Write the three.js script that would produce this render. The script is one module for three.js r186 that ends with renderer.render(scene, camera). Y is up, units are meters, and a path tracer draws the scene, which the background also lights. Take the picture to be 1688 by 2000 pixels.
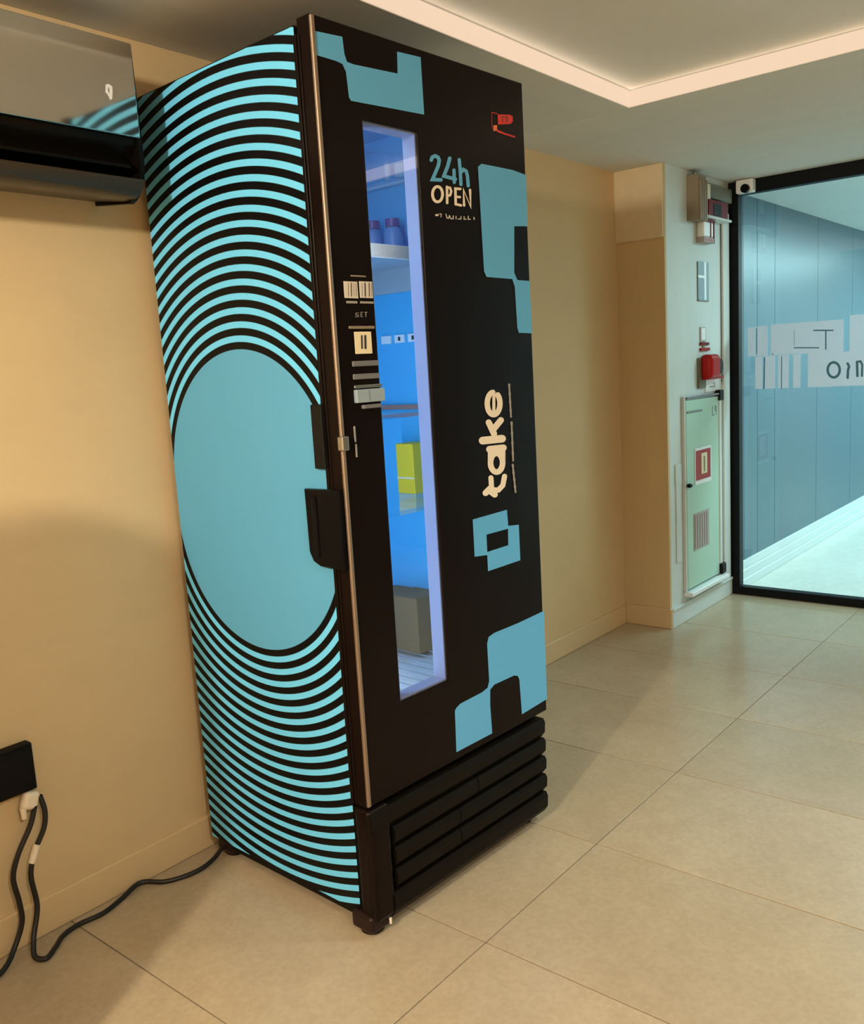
import * as THREE from 'three';
import { RoundedBoxGeometry } from 'three/addons/geometries/RoundedBoxGeometry.js';
import { mergeGeometries } from 'three/addons/utils/BufferGeometryUtils.js';
import { RectAreaLightUniformsLib } from 'three/addons/lights/RectAreaLightUniformsLib.js';

// ───────────────────────── camera, exposure ─────────────────────────
const scene = new THREE.Scene();
scene.background = new THREE.Color(0x000000);
const renderer = new THREE.WebGLRenderer({ antialias: true });
renderer.toneMapping = THREE.LinearToneMapping;
renderer.toneMappingExposure = 1.0;
renderer.shadowMap.enabled = true;
RectAreaLightUniformsLib.init();

const F = 1749.16, PITCH = 0.156458, ROLL = -0.0581854, YAW = 0.693839, MROT = -0.0435744;
const EYE = new THREE.Vector3(0, 1.35, 2.136);
const camera = new THREE.PerspectiveCamera(2 * Math.atan(1000 / F) * 180 / Math.PI, 1688 / 2000, 0.05, 60);
const FWD = new THREE.Vector3(Math.cos(YAW) * Math.cos(PITCH), -Math.sin(PITCH), -Math.sin(YAW) * Math.cos(PITCH));
const R0 = new THREE.Vector3().crossVectors(FWD, new THREE.Vector3(0, 1, 0)).normalize();
const U0 = new THREE.Vector3().crossVectors(R0, FWD);
const RT = R0.clone().multiplyScalar(Math.cos(ROLL)).addScaledVector(U0, Math.sin(ROLL));
const UP = U0.clone().multiplyScalar(Math.cos(ROLL)).addScaledVector(R0, -Math.sin(ROLL));
camera.position.copy(EYE);
camera.quaternion.setFromRotationMatrix(new THREE.Matrix4().makeBasis(RT, UP, FWD.clone().negate()));
scene.add(camera);

// ───────────────────────── light levels (fixtures are built further down) ─────────────────────────
const WARM = new THREE.Color().setRGB(1, 0.87, 0.65);
const SOFT = new THREE.Color().setRGB(1, 0.93, 0.8);
const NEUTRAL = new THREE.Color().setRGB(0.82, 1, 1);
const COOL = new THREE.Color().setRGB(0.58, 0.98, 1);
const BLUE = new THREE.Color().setRGB(0.55, 0.8, 1);
const LEVEL = { key: 18, front: 13, second: 13, corridor: 20, cove: 1.4, cabinet: 46 };

// ───────────────────────── helpers ─────────────────────────
const V = (x, y, z) => new THREE.Vector3(x, y, z);
let seed = 7; const rnd = () => { seed = (seed * 16807) % 2147483647; return seed / 2147483647; };
function ray(px, py) { return FWD.clone().multiplyScalar(F).addScaledVector(RT, px - 844).addScaledVector(UP, 1000 - py); }
function hit(px, py, n, c) { const d = ray(px, py); return EYE.clone().addScaledVector(d, (c - n.dot(EYE)) / n.dot(d)); }
const onZ = (px, py, z) => hit(px, py, V(0, 0, 1), z);   // a wall parallel to the back wall
const onX = (px, py, x) => hit(px, py, V(1, 0, 0), x);
const MO = V(1.40, 0, 0.722), MX = V(Math.cos(MROT), 0, -Math.sin(MROT)), MZ = V(Math.sin(MROT), 0, Math.cos(MROT));
function onDoor(px, py) { const P = hit(px, py, MZ, MZ.dot(MO)).sub(MO); return [P.dot(MX), P.y]; }
const taken = {};
function numbered(n) { if (!(n in taken)) { taken[n] = 0; return n; } taken[n]++; return n + '_' + String(taken[n]).padStart(3, '0'); }
function tag(o, label, category, group) { o.userData.label = label; o.userData.category = category; if (group) o.userData.group = group; return o; }
function thing(name, label, category, p = [0, 0, 0], group) {
  const g = new THREE.Group(); g.name = numbered(name); g.position.set(...p); scene.add(g); return tag(g, label, category, group);
}
function part(name, geo, mat, parent, label) {
  const m = new THREE.Mesh(Array.isArray(geo) ? mergeGeometries(geo.map(g => g.index ? g.toNonIndexed() : g)) : geo, mat);
  m.name = parent === scene ? numbered(name) : name; if (label) m.userData.label = label;
  parent.add(m); return m;
}
function struct(name, geo, mat, label, category) {
  const m = part(name, geo, mat, scene); m.userData.kind = 'structure'; return tag(m, label, category);
}
function bx(x0, x1, y0, y1, z0, z1) { const g = new THREE.BoxGeometry(x1 - x0, y1 - y0, z1 - z0); g.translate((x0 + x1) / 2, (y0 + y1) / 2, (z0 + z1) / 2); return g; }
function rb(x0, x1, y0, y1, z0, z1, r = 0.004, s = 2) {
  const w = x1 - x0, h = y1 - y0, d = z1 - z0; const g = new RoundedBoxGeometry(w, h, d, s, Math.min(r, w / 2.01, h / 2.01, d / 2.01));
  g.translate((x0 + x1) / 2, (y0 + y1) / 2, (z0 + z1) / 2); return g;
}
function cyl(r0, r1, h, x, y, z, axis = 'y', n = 24) {
  const g = new THREE.CylinderGeometry(r0, r1, h, n); if (axis === 'x') g.rotateZ(-Math.PI / 2); if (axis === 'z') g.rotateX(Math.PI / 2); g.translate(x, y, z); return g;
}
function tube(pts, r, seg = 80) { return new THREE.TubeGeometry(new THREE.CatmullRomCurve3(pts), seg, r, 10); }
function lathe(pts, x, y, z, n = 28) { const g = new THREE.LatheGeometry(pts.map(p => new THREE.Vector2(...p)), n); g.translate(x, y, z); return g; }
// flat print traced in picture coordinates, laid on a surface: poly = outline, stroke = line with round ends
function printGeo(items, map) {
  const pos = [];
  items.forEach((it, layer) => {
    const tri = (a, b, c) => { for (const q of [a, b, c]) pos.push(...map(q[0], q[1], layer * 0.00004)); };
    if (it.poly) {
      const c = it.poly.map(p => new THREE.Vector2(...p)), h = (it.holes || []).map(q => q.map(p => new THREE.Vector2(...p)));
      const all = [c, ...h].flat();
      for (const f of THREE.ShapeUtils.triangulateShape(c, h)) tri(...f.map(i => [all[i].x, all[i].y]));
      return;
    }
    // one mitred ribbon per stroke, half-round ends
    const P = it.stroke, n = P.length, w = it.w / 2, closed = Math.hypot(P[0][0] - P[n - 1][0], P[0][1] - P[n - 1][1]) < 0.01;
    const dir = i => { const a = P[i], b = P[i + 1], l = Math.hypot(b[0] - a[0], b[1] - a[1]) || 1; return [(b[0] - a[0]) / l, (b[1] - a[1]) / l]; };
    const side = P.map((p, i) => {
      const a = i > 0 ? dir(i - 1) : closed ? dir(n - 2) : dir(0), b = i < n - 1 ? dir(i) : closed ? dir(0) : dir(n - 2);
      let mx = -(a[1] + b[1]), my = a[0] + b[0]; const l = Math.hypot(mx, my) || 1; mx /= l; my /= l;
      const k = w / Math.max(0.55, mx * -a[1] + my * a[0]); return [[p[0] + mx * k, p[1] + my * k], [p[0] - mx * k, p[1] - my * k]];
    });
    for (let i = 0; i < n - 1; i++) { tri(side[i][0], side[i + 1][0], side[i + 1][1]); tri(side[i][0], side[i + 1][1], side[i][1]); }
    if (!closed) for (const [p, d, s] of [[P[0], dir(0), -1], [P[n - 1], dir(n - 2), 1]]) {
      const a0 = Math.atan2(d[1] * s, d[0] * s) - Math.PI / 2;
      for (let k = 0; k < 8; k++) { const a = a0 + k * Math.PI / 8, b = a + Math.PI / 8; tri(p, [p[0] + w * Math.cos(a), p[1] + w * Math.sin(a)], [p[0] + w * Math.cos(b), p[1] + w * Math.sin(b)]); }
    }
  });
  const g = new THREE.BufferGeometry(); g.setAttribute('position', new THREE.Float32BufferAttribute(pos, 3)); g.computeVertexNormals(); return g;
}
const arc = (cx, cy, rx, ry, a0, a1, n = 28) => Array.from({ length: n + 1 }, (_, i) => { const a = (a0 + (a1 - a0) * i / n) * Math.PI / 180; return [cx + rx * Math.cos(a), cy + ry * Math.sin(a)]; });
const zoomed = (ox, oy, s) => pts => pts.map(([x, y]) => [ox + x / s, oy + y / s]);

// ───────────────────────── textures ─────────────────────────
function noiseField(n, cells) {   // tiling value noise 0..1
  const g = Array.from({ length: cells * cells }, rnd), out = new Float32Array(n * n);
  for (let j = 0; j < n; j++) for (let i = 0; i < n; i++) {
    const u = i / n * cells, v = j / n * cells, i0 = Math.floor(u), j0 = Math.floor(v); let a = u - i0, b = v - j0; a = a * a * (3 - 2 * a); b = b * b * (3 - 2 * b);
    const q = (x, y) => g[(y % cells) * cells + (x % cells)];
    out[j * n + i] = (q(i0, j0) * (1 - a) + q(i0 + 1, j0) * a) * (1 - b) + (q(i0, j0 + 1) * (1 - a) + q(i0 + 1, j0 + 1) * a) * b;
  }
  return out;
}
function dataTex(w, h, f, srgb = true) {
  const d = new Uint8Array(w * h * 4);
  for (let j = 0; j < h; j++) for (let i = 0; i < w; i++) { const c = f(i, j), k = (j * w + i) * 4; d[k] = c[0]; d[k + 1] = c[1]; d[k + 2] = c[2]; d[k + 3] = 255; }
  const t = new THREE.DataTexture(d, w, h); t.magFilter = THREE.LinearFilter; t.minFilter = THREE.LinearMipmapLinearFilter; t.generateMipmaps = true;
  t.wrapS = t.wrapT = THREE.RepeatWrapping; if (srgb) t.colorSpace = THREE.SRGBColorSpace; t.needsUpdate = true; return t;
}
const nA = noiseField(512, 6), nB = noiseField(512, 24), nC = noiseField(512, 128);
const mottled = (amp) => dataTex(512, 512, (i, j) => { const k = j * 512 + i, v = 255 - amp * (0.5 * nA[k] + 0.3 * nB[k] + 0.2 * nC[k]); return [v, v, v]; });
const texTile = dataTex(512, 512, (i, j) => { const k = j * 512 + i, v = 0.3 * nA[k] + 0.2 * nB[k] + 0.3 * nC[k] + 0.2 * rnd(); return [255 - 34 * v, 255 - 38 * v, 255 - 44 * v]; });
const texTileRough = dataTex(512, 512, (i, j) => { const k = j * 512 + i, v = 165 + 60 * (0.3 * nA[k] + 0.2 * nB[k] + 0.3 * nC[k] + 0.2 * rnd()); return [v, v, v]; }, false);
const texPaint = mottled(14);
const texRoller = dataTex(512, 512, (i, j) => { const v = 110 + 60 * nC[j * 512 + i]; return [v, v, v]; }, false);
texPaint.repeat.set(1, 1); texRoller.repeat.set(6, 6);
// side print: concentric rings round a stadium, in metres of the panel
const SW = 0.625, SH = 2.03, SZ0 = -0.68, SY0 = 0.05;
const texRings = dataTex(640, 2048, (i, j) => {
  const u = SZ0 + (i + 0.5) / 640 * SW, v = SY0 + (j + 0.5) / 2048 * SH, du = u + 0.355;
  const dv = v > 1.1 ? v - 1.1 : v < 1.0 ? v - 1.0 : 0;
  const d = Math.hypot(du, dv) - 0.328, P = v > 1.05 ? 0.0331 : 0.0324, w = 0.0012;
  const ss = t => Math.min(1, Math.max(0, t / w + 0.5));
  let ink, oval = 0;
  if (d < 0.006) { oval = 1 - ss(d); ink = oval; } else { const m = ((d / P) % 1) * P; ink = ss(m - P * 0.52) * ss(P - m); }
  const c = oval > 0 ? [88, 162, 206] : [108, 204, 255], k = [4, 3, 4];
  return [0, 1, 2].map(n => Math.round(k[n] + (c[n] - k[n]) * ink));
});
texRings.wrapS = texRings.wrapT = THREE.ClampToEdgeWrapping; texRings.anisotropy = 8;

// ───────────────────────── materials ─────────────────────────
const M = (o) => new THREE.MeshStandardMaterial(o), MP = (o) => new THREE.MeshPhysicalMaterial(o);
const lin = (r, g, b) => new THREE.Color().setRGB(r, g, b);
const mat = {
  wall: M({ color: lin(0.71, 0.53, 0.3), roughness: 0.75, map: texPaint, bumpMap: texRoller, bumpScale: 0.0004 }),
  lintel: M({ color: lin(0.8, 0.66, 0.46), roughness: 0.7, map: texPaint }),
  white: M({ color: lin(0.7, 0.76, 0.76), roughness: 0.6, map: texPaint }),
  ceiling: M({ color: lin(0.74, 0.73, 0.7), roughness: 0.9, map: texPaint }),
  tile: M({ color: lin(0.6, 0.47, 0.3), roughness: 0.32, map: texTile, roughnessMap: texTileRough, metalness: 0 }),
  grout: M({ color: lin(0.2, 0.15, 0.1), roughness: 0.95 }),
  skirting: M({ color: lin(0.68, 0.51, 0.29), roughness: 0.4 }),
  corrFloor: M({ color: lin(0.75, 0.78, 0.74), roughness: 0.35, map: texTile }),
  corrPanel: MP({ color: lin(0.04, 0.105, 0.155), roughness: 0.33, specularIntensity: 1 }),
  frame: MP({ color: lin(0.004, 0.005, 0.007), roughness: 0.45, specularIntensity: 0.25 }),
  pane: MP({ color: 0xffffff, transmission: 1, thickness: 0, roughness: 0, ior: 1.5 }),
  film: MP({ color: lin(0.75, 0.85, 0.95), transmission: 0.4, thickness: 0, roughness: 0.9 }),
  filmInk: M({ color: lin(0.05, 0.2, 0.3), roughness: 0.6 }),
  cabinet: MP({ color: lin(0.006, 0.0028, 0.0022), roughness: 0.3, specularIntensity: 0.22 }),
  cabinetMatt: MP({ color: lin(0.005, 0.0035, 0.002), roughness: 0.5, specularIntensity: 0.2 }),
  rings: MP({ map: texRings, roughness: 0.45, specularIntensity: 0.3 }),
  vinyl: M({ color: lin(0.11, 0.44, 0.78), roughness: 0.4, side: THREE.DoubleSide }),
  cream: M({ color: lin(0.92, 0.8, 0.64), roughness: 0.5, side: THREE.DoubleSide }),
  greyInk: M({ color: lin(0.35, 0.32, 0.27), roughness: 0.5, side: THREE.DoubleSide }),
  redInk: M({ color: lin(0.7, 0.03, 0.02), roughness: 0.5, side: THREE.DoubleSide }),
  orangeInk: M({ color: lin(0.85, 0.2, 0.08), roughness: 0.5, side: THREE.DoubleSide }),
  darkInk: M({ color: lin(0.03, 0.025, 0.02), roughness: 0.6, side: THREE.DoubleSide }),
  paper: M({ color: lin(0.72, 0.66, 0.58), roughness: 0.7 }),
  creamPaper: M({ color: lin(0.85, 0.74, 0.5), roughness: 0.7 }),
  edgeMetal: M({ color: lin(0.36, 0.27, 0.21), roughness: 0.45, metalness: 0.85 }),
  steel: M({ color: lin(0.5, 0.5, 0.5), roughness: 0.3, metalness: 1 }),
  greyPlastic: M({ color: lin(0.16, 0.16, 0.17), roughness: 0.5 }),
  palePlate: M({ color: lin(0.3, 0.38, 0.45), roughness: 0.4 }),
  black: MP({ color: lin(0.003, 0.003, 0.004), roughness: 0.22, specularIntensity: 0.25 }),
  blackMatt: MP({ color: lin(0.004, 0.0035, 0.003), roughness: 0.6, specularIntensity: 0.4 }),
  foot: MP({ color: lin(0.014, 0.006, 0.005), roughness: 0.35, specularIntensity: 0.4 }),
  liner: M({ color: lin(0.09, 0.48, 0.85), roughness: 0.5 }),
  shelf: M({ color: lin(0.4, 0.45, 0.5), roughness: 0.4 }),
  shelfWhite: M({ color: lin(0.85, 0.87, 0.9), roughness: 0.4 }),
  wire: M({ color: lin(0.28, 0.3, 0.36), roughness: 0.4 }),
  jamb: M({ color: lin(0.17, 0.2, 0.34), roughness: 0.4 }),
  mirror: M({ color: lin(0.62, 0.62, 0.6), roughness: 0.08, metalness: 1 }),
  acBlack: MP({ color: lin(0.004, 0.003, 0.002), roughness: 0.25, specularIntensity: 0.25 }),
  acShell: M({ color: lin(0.03, 0.02, 0.01), roughness: 0.3 }),
  cable: M({ color: lin(0.008, 0.006, 0.006), roughness: 0.45 }),
  plug: M({ color: lin(0.85, 0.74, 0.58), roughness: 0.5 }),
  green: M({ color: lin(0.42, 0.62, 0.5), roughness: 0.45 }),
  redPlastic: MP({ color: lin(0.38, 0.012, 0.012), roughness: 0.4, specularIntensity: 0.3 }),
  darkRed: MP({ color: lin(0.16, 0.008, 0.015), roughness: 0.5, specularIntensity: 0.2 }),
  taupe: M({ color: lin(0.25, 0.2, 0.14), roughness: 0.6 }),
  olive: M({ color: lin(0.16, 0.16, 0.12), roughness: 0.6 }),
  signGrey: M({ color: lin(0.2, 0.29, 0.36), roughness: 0.5 }),
  pinkGrey: M({ color: lin(0.42, 0.36, 0.36), roughness: 0.6 }),
  bottle: MP({ color: lin(0.35, 0.55, 0.9), transmission: 0.5, thickness: 0, roughness: 0.3 }),
  cap: M({ color: lin(0.16, 0.07, 0.3), roughness: 0.4 }),
  yellow: M({ color: lin(0.85, 0.6, 0.02), roughness: 0.5 }),
  carton: M({ color: lin(0.22, 0.13, 0.06), roughness: 0.8 }),
  rail: M({ color: lin(0.4, 0.2, 0.16), roughness: 0.4 }),
  fabric: M({ color: lin(0.2, 0.18, 0.16), roughness: 0.95 }),
};
const glow = (c, k) => M({ color: 0x111111, emissive: c, emissiveIntensity: k });

// ───────────────────────── the setting ─────────────────────────
const X0 = -3.2, XG = 4.91, Z1 = 4.6, CH = 2.24, TRAY = 2.296, XP = 4.09, ZP = 0.25, XC = 10.2;
const TX0 = -2.2, TX1 = 3.12, TZ0 = 0.57, TZ1 = 3.7;
const floor = new THREE.Group(); floor.name = 'floor'; floor.userData = { kind: 'structure', label: 'beige glossy stone tile floor with thin brown joints', category: 'floor' }; scene.add(floor);
part('grout_bed', bx(X0, XG, -0.1, -0.0025, -0.1, Z1), mat.grout, floor);
{
  const TW = 0.536, TD = 1.068, gap = 0.0035, shapes = {};
  const shades = [0, 1, 2, 3].map(k => { const m = mat.tile.clone(); m.color = lin(0.52 + (k - 1.5) * 0.012, 0.415 + (k - 1.5) * 0.01, 0.285 + (k - 1.5) * 0.008); return m; });
  for (let i = -9; i < 8; i++) for (let j = -2; j < 4; j++) {
    const x0 = Math.max(X0, 1.004 + i * TW + gap / 2), x1 = Math.min(XG, 1.004 + (i + 1) * TW - gap / 2), z0 = Math.max(0, 0.944 + j * TD + gap / 2), z1 = Math.min(Z1, 0.944 + (j + 1) * TD - gap / 2);
    if (x1 - x0 < 0.01 || z1 - z0 < 0.01) continue;
    const key = [(x1 - x0).toFixed(3), (z1 - z0).toFixed(3), (i * 7 + j * 3 + 70) % 5].join();
    if (!shapes[key]) {
      const g = new RoundedBoxGeometry(x1 - x0, 0.012, z1 - z0, 1, 0.0012), p = g.attributes.position, uv = g.attributes.uv, o = ((i * 7 + j * 3 + 70) % 5) * 0.37;
      for (let k = 0; k < p.count; k++) uv.setXY(k, p.getX(k) * 0.8 + o, p.getZ(k) * 0.8 + o * 1.7);
      shapes[key] = g;
    }
    const t = part('floor_tile', shapes[key], shades[Math.floor(rnd() * 4)], floor); t.position.set((x0 + x1) / 2, -0.006, (z0 + z1) / 2);
  }
}
struct('floor_corridor', bx(XG, XC, -0.1, 0, -0.1, 3.4), mat.corrFloor, 'pale floor of the corridor behind the glass', 'floor');
struct('wall_back', bx(X0 - 0.1, XP, -0.1, 2.5, -0.15, 0), mat.wall, 'warm beige painted wall behind the vending machine', 'wall');
struct('wall_left', bx(X0 - 0.15, X0, -0.1, 2.5, 0, Z1), mat.wall, 'beige wall closing the room beside the arched screen', 'wall');
struct('wall_front', bx(X0, XG + 0.1, -0.1, 2.5, Z1, Z1 + 0.15), mat.wall, 'beige wall opposite the vending machine', 'wall');
struct('wall_right', bx(XP, XP + 0.02, -0.1, 2.5, -0.15, ZP), mat.wall, 'short beige return of the pier beside the fire panel', 'wall');
struct('wall_pier', bx(XP + 0.02, XG + 0.02, -0.1, 2.5, -0.15, ZP), mat.white, 'narrow white wall carrying the fire alarm devices', 'wall');
struct('trim_1', rb(XP - 0.012, XP, 1.907, CH, 0, ZP - 0.002, 0.003), mat.lintel, 'pale boxed-in panel at the top of the pier', 'trim');
struct('baseboard_back', rb(X0, XP, 0, 0.095, -0.005, 0.012, 0.004), mat.skirting, 'low beige baseboard along the wall behind the machine', 'baseboard');
struct('baseboard_right', rb(XP - 0.012, XP, 0, 0.1, 0.012, ZP + 0.012, 0.004), mat.skirting, 'beige baseboard on the return of the pier', 'baseboard');
struct('baseboard_pier', [rb(XP, XG - 0.03, 0, 0.085, ZP - 0.005, ZP + 0.014, 0.003), rb(XP, XG - 0.03, 0.085, 0.1, ZP - 0.005, ZP + 0.02, 0.004)], mat.white, 'white stepped baseboard below the fire panel', 'baseboard');
struct('ceiling', [bx(X0, TX0, CH, TRAY, 0, Z1), bx(TX1, XG + 0.02, CH, TRAY, 0, Z1), bx(TX0, TX1, CH, TRAY, 0, TZ0), bx(TX0, TX1, CH, TRAY, TZ1, Z1)], mat.ceiling, 'flat dropped ceiling border round the lit recess', 'ceiling');
struct('ceiling_tray', bx(X0, XG + 0.02, TRAY, TRAY + 0.12, 0, Z1), mat.ceiling, 'grey ceiling inside the lit recess', 'ceiling');
// corridor beyond the glass
const wc = new THREE.Group(); wc.name = 'wall_corridor'; wc.userData = { kind: 'structure', label: 'blue-grey panelled corridor wall seen through the glass', category: 'wall' }; scene.add(wc);
part('wall_core', bx(XG + 0.02, XC, -0.1, 2.5, 0, ZP - 0.014), mat.frame, wc);
{
  let x = XG + 0.03; const ws = [0.16, 0.22, 0.3, 0.85, 0.85, 0.85, 0.85, 0.85];
  for (const w of ws) { part('wall_panel', rb(x + 0.002, x + w - 0.002, 0.15, 2.21, ZP - 0.014, ZP, 0.002), mat.corrPanel, wc); x += w; }
}
struct('baseboard_corridor', [rb(XG + 0.03, XC, 0, 0.05, ZP - 0.01, ZP + 0.03, 0.004), rb(XG + 0.03, XC, 0.05, 0.1, ZP - 0.01, ZP + 0.02, 0.004), rb(XG + 0.03, XC, 0.1, 0.15, ZP - 0.01, ZP + 0.01, 0.004)], mat.white, 'white stepped baseboard along the corridor wall', 'baseboard');
struct('ceiling_corridor', bx(XG + 0.02, XC, 2.21, 2.4, 0, 3.4), mat.white, 'bright white ceiling of the corridor behind the glass', 'ceiling');
struct('wall_corridor_end', bx(XC, XC + 0.1, -0.1, 2.4, 0, 3.4), mat.white, 'white end wall of the corridor', 'wall');
struct('wall_corridor_side', bx(XG + 0.02, XC, -0.1, 2.4, 3.4, 3.5), mat.white, 'white wall across the corridor from the blue panels', 'wall');

// glass partition
{
  const w = new THREE.Group(); w.name = 'window_1'; w.userData = { kind: 'structure', label: 'black framed glass partition with frosted film lettering', category: 'glass partition' }; scene.add(w);
  const a = XG - 0.03, b = XG + 0.03;
  part('bottom_rail', rb(a, b, 0, 0.045, ZP, Z1, 0.004), mat.frame, w);
  part('top_rail', rb(a, b, 2.172, CH, ZP, Z1, 0.004), mat.frame, w);
  part('stile', rb(a, b, 0.045, 2.172, ZP, ZP + 0.055, 0.004), mat.frame, w);
  for (const z of [1.62, 2.95, Z1 - 0.055]) part('stile', rb(a, b, 0.045, 2.172, z, z + 0.055, 0.004), mat.frame, w);
  for (const [z0, z1] of [[ZP + 0.055, 1.62], [1.675, 2.95], [3.005, Z1 - 0.055]]) part('pane', bx(XG - 0.004, XG + 0.004, 0.045, 2.172, z0, z1), mat.pane, w);
  // frosted film on the room side of the first pane
  const fx = XG - 0.0052, _ = 0;
  const flat = (z0, z1, y0, y1) => bx(fx - 0.0003, fx + 0.0003, y0, y1, z0, z1);
  const rows = [[0.345, 0.387, 1.325, 1.48], [0.393, 0.452, 1.325, 1.482], [0.468, 0.832, 1.325, 1.486], [0.862, 1.6, 1.325, 1.503],
    [0.385, 0.424, 1.15, 1.323], [0.434, 0.492, 1.15, 1.323], [0.507, 0.562, 1.15, 1.323], [0.585, 0.622, 1.15, 1.323], [0.66, 1.6, 1.15, 1.325]];
  for (const r of rows) part('frosted_strip', flat(...r), mat.film, w);
  const ix = fx - 0.0008, pi = (x, y, k) => { const P = onX(x, y, ix); return [ix - k, P.y, P.z]; };
  const zz = zoomed(1440, 560, 6.806);
  part('printed_lettering', printGeo([
    { stroke: zz(arc(1285, 1105, 80, 100, 0, 360)), w: 5 }, { stroke: zz([[1470, 1020], [1490, 1060], [1475, 1110], [1470, 1210]]), w: 5 }, { stroke: zz([[1595, 1000], [1600, 1185]]), w: 5 }, { stroke: zz([[1595, 1000], [1640, 990], [1665, 1040], [1660, 1185]]), w: 4 },
    { stroke: zz([[760, 812], [1085, 812]]), w: 2.2 }, { stroke: zz([[1020, 580], [1275, 580]]), w: 2.6 }, { stroke: zz([[1180, 590], [1180, 830]]), w: 2.6 },
    { stroke: zz([[262, 560], [262, 890]]), w: 1.6 }, { stroke: zz([[760, 575], [760, 780]]), w: 0.8 }, { stroke: zz([[470, 890], [480, 895]]), w: 2 },
    { stroke: zz([[365, 950], [358, 1355]]), w: 2.4 }, { stroke: zz([[592, 930], [590, 1350]]), w: 1.6 },
  ], pi), mat.filmInk, w, 'dark blue lettering on the frosted film');
}

// ───────────────────────── lights and their fittings ─────────────────────────
function downlight(name, label, x, y, z, col, cd, r, cone, soft) {
  const g = thing(name, label, 'downlight', [x, y, z]);
  part('trim_ring', lathe([[r, 0], [r + 0.025, -0.001], [r + 0.027, -0.006], [r + 0.004, -0.012], [r, -0.004]], 0, 0, 0, 32), mat.white, g);
  part('diffuser', cyl(r, r, 0.006, 0, -0.003, 0, 'y', 32), glow(col, 3), g);
  const s = new THREE.SpotLight(col, cd, 0, cone, soft); s.position.set(0, -0.014, 0); s.target.position.set(0, -2, 0); s.castShadow = true; s.shadow.radius = 4; s.shadow.mapSize.set(2048, 2048);
  g.add(s); g.add(s.target); return g;
}
{
  const g = thing('globe_lamp', 'small frosted globe ceiling lamp beside the arched screen', 'ceiling lamp', [-1.1, TRAY, 1.4]);
  part('canopy', lathe([[0, 0], [0.05, 0], [0.05, -0.012], [0.015, -0.03], [0.015, -0.12], [0, -0.12]], 0, 0, 0, 28), mat.white, g);
  const b = new THREE.SphereGeometry(0.075, 28, 20); b.translate(0, -0.19, 0); part('globe', b, glow(WARM, 3), g);
  const l = new THREE.PointLight(WARM, LEVEL.key); l.position.set(0, -0.19, 0); l.castShadow = true; l.shadow.radius = 3; l.shadow.mapSize.set(2048, 2048); g.add(l);
}
downlight('ceiling_downlight', 'round neutral white downlight in the ceiling recess toward the glass partition', 2.6, TRAY, 2.2, NEUTRAL, LEVEL.second, 0.075, 1.02, 0.7);
downlight('ceiling_downlight', 'round warm downlight in the middle of the ceiling recess', 0.2, TRAY, 3.0, SOFT, LEVEL.front, 0.075, 1.45, 0.3);
function coveStrip(label, x0, x1, z0, z1, look, len) {
  const g = thing('cove_light', label, 'light strip', [(x0 + x1) / 2, CH + 0.001, (z0 + z1) / 2], 'light strips round the ceiling recess');
  const ax = x1 - x0, az = z1 - z0;
  part('diffuser', rb(-ax / 2, ax / 2, 0, 0.054, -az / 2, az / 2, 0.002), glow(lin(1, 0.74, 0.52), 0.9), g);
  const l = new THREE.RectAreaLight(lin(1, 0.78, 0.55), LEVEL.cove, len, 0.05); l.position.set(look[0] * 0.008, 0.027, look[1] * 0.008); l.lookAt(l.position.x + look[0], 0.027, l.position.z + look[1]);
  // lookAt works on local positions here because the group is only translated
  g.add(l); l.rotation.set(0, Math.atan2(-look[0], -look[1]), 0); return g;
}
coveStrip('warm light strip in the ceiling recess edge above the vending machine', TX0, TX1, TZ0 + 0.001, TZ0 + 0.009, [0, 1], TX1 - TX0);
coveStrip('warm light strip in the ceiling recess edge facing the pier and glass', TX1 - 0.009, TX1 - 0.001, TZ0 + 0.01, TZ1 - 0.01, [-1, 0], TZ1 - TZ0);
coveStrip('warm light strip in the ceiling recess edge opposite the vending machine', TX0, TX1, TZ1 - 0.009, TZ1 - 0.001, [0, -1], TX1 - TX0);
for (const [x, where] of [[5.75, 'just behind the glass partition'], [7.6, 'halfway down the corridor'], [9.3, 'at the far end of the corridor']]) {
  const g = thing('corridor_panel_light', 'square cool white ceiling panel light ' + where, 'panel light', [x, 2.21, 1.5]);
  part('frame', [rb(-0.31, 0.31, -0.012, 0, -0.31, -0.29, 0.002), rb(-0.31, 0.31, -0.012, 0, 0.29, 0.31, 0.002), rb(-0.31, -0.29, -0.012, 0, -0.29, 0.29, 0.002), rb(0.29, 0.31, -0.012, 0, -0.29, 0.29, 0.002)], mat.white, g);
  part('diffuser', bx(-0.29, 0.29, -0.008, 0, -0.29, 0.29), glow(COOL, 3), g);
  const l = new THREE.RectAreaLight(COOL, LEVEL.corridor * 2.2, 0.58, 0.58); l.position.set(0, -0.012, 0); l.rotation.x = -Math.PI / 2; g.add(l);
}

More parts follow.
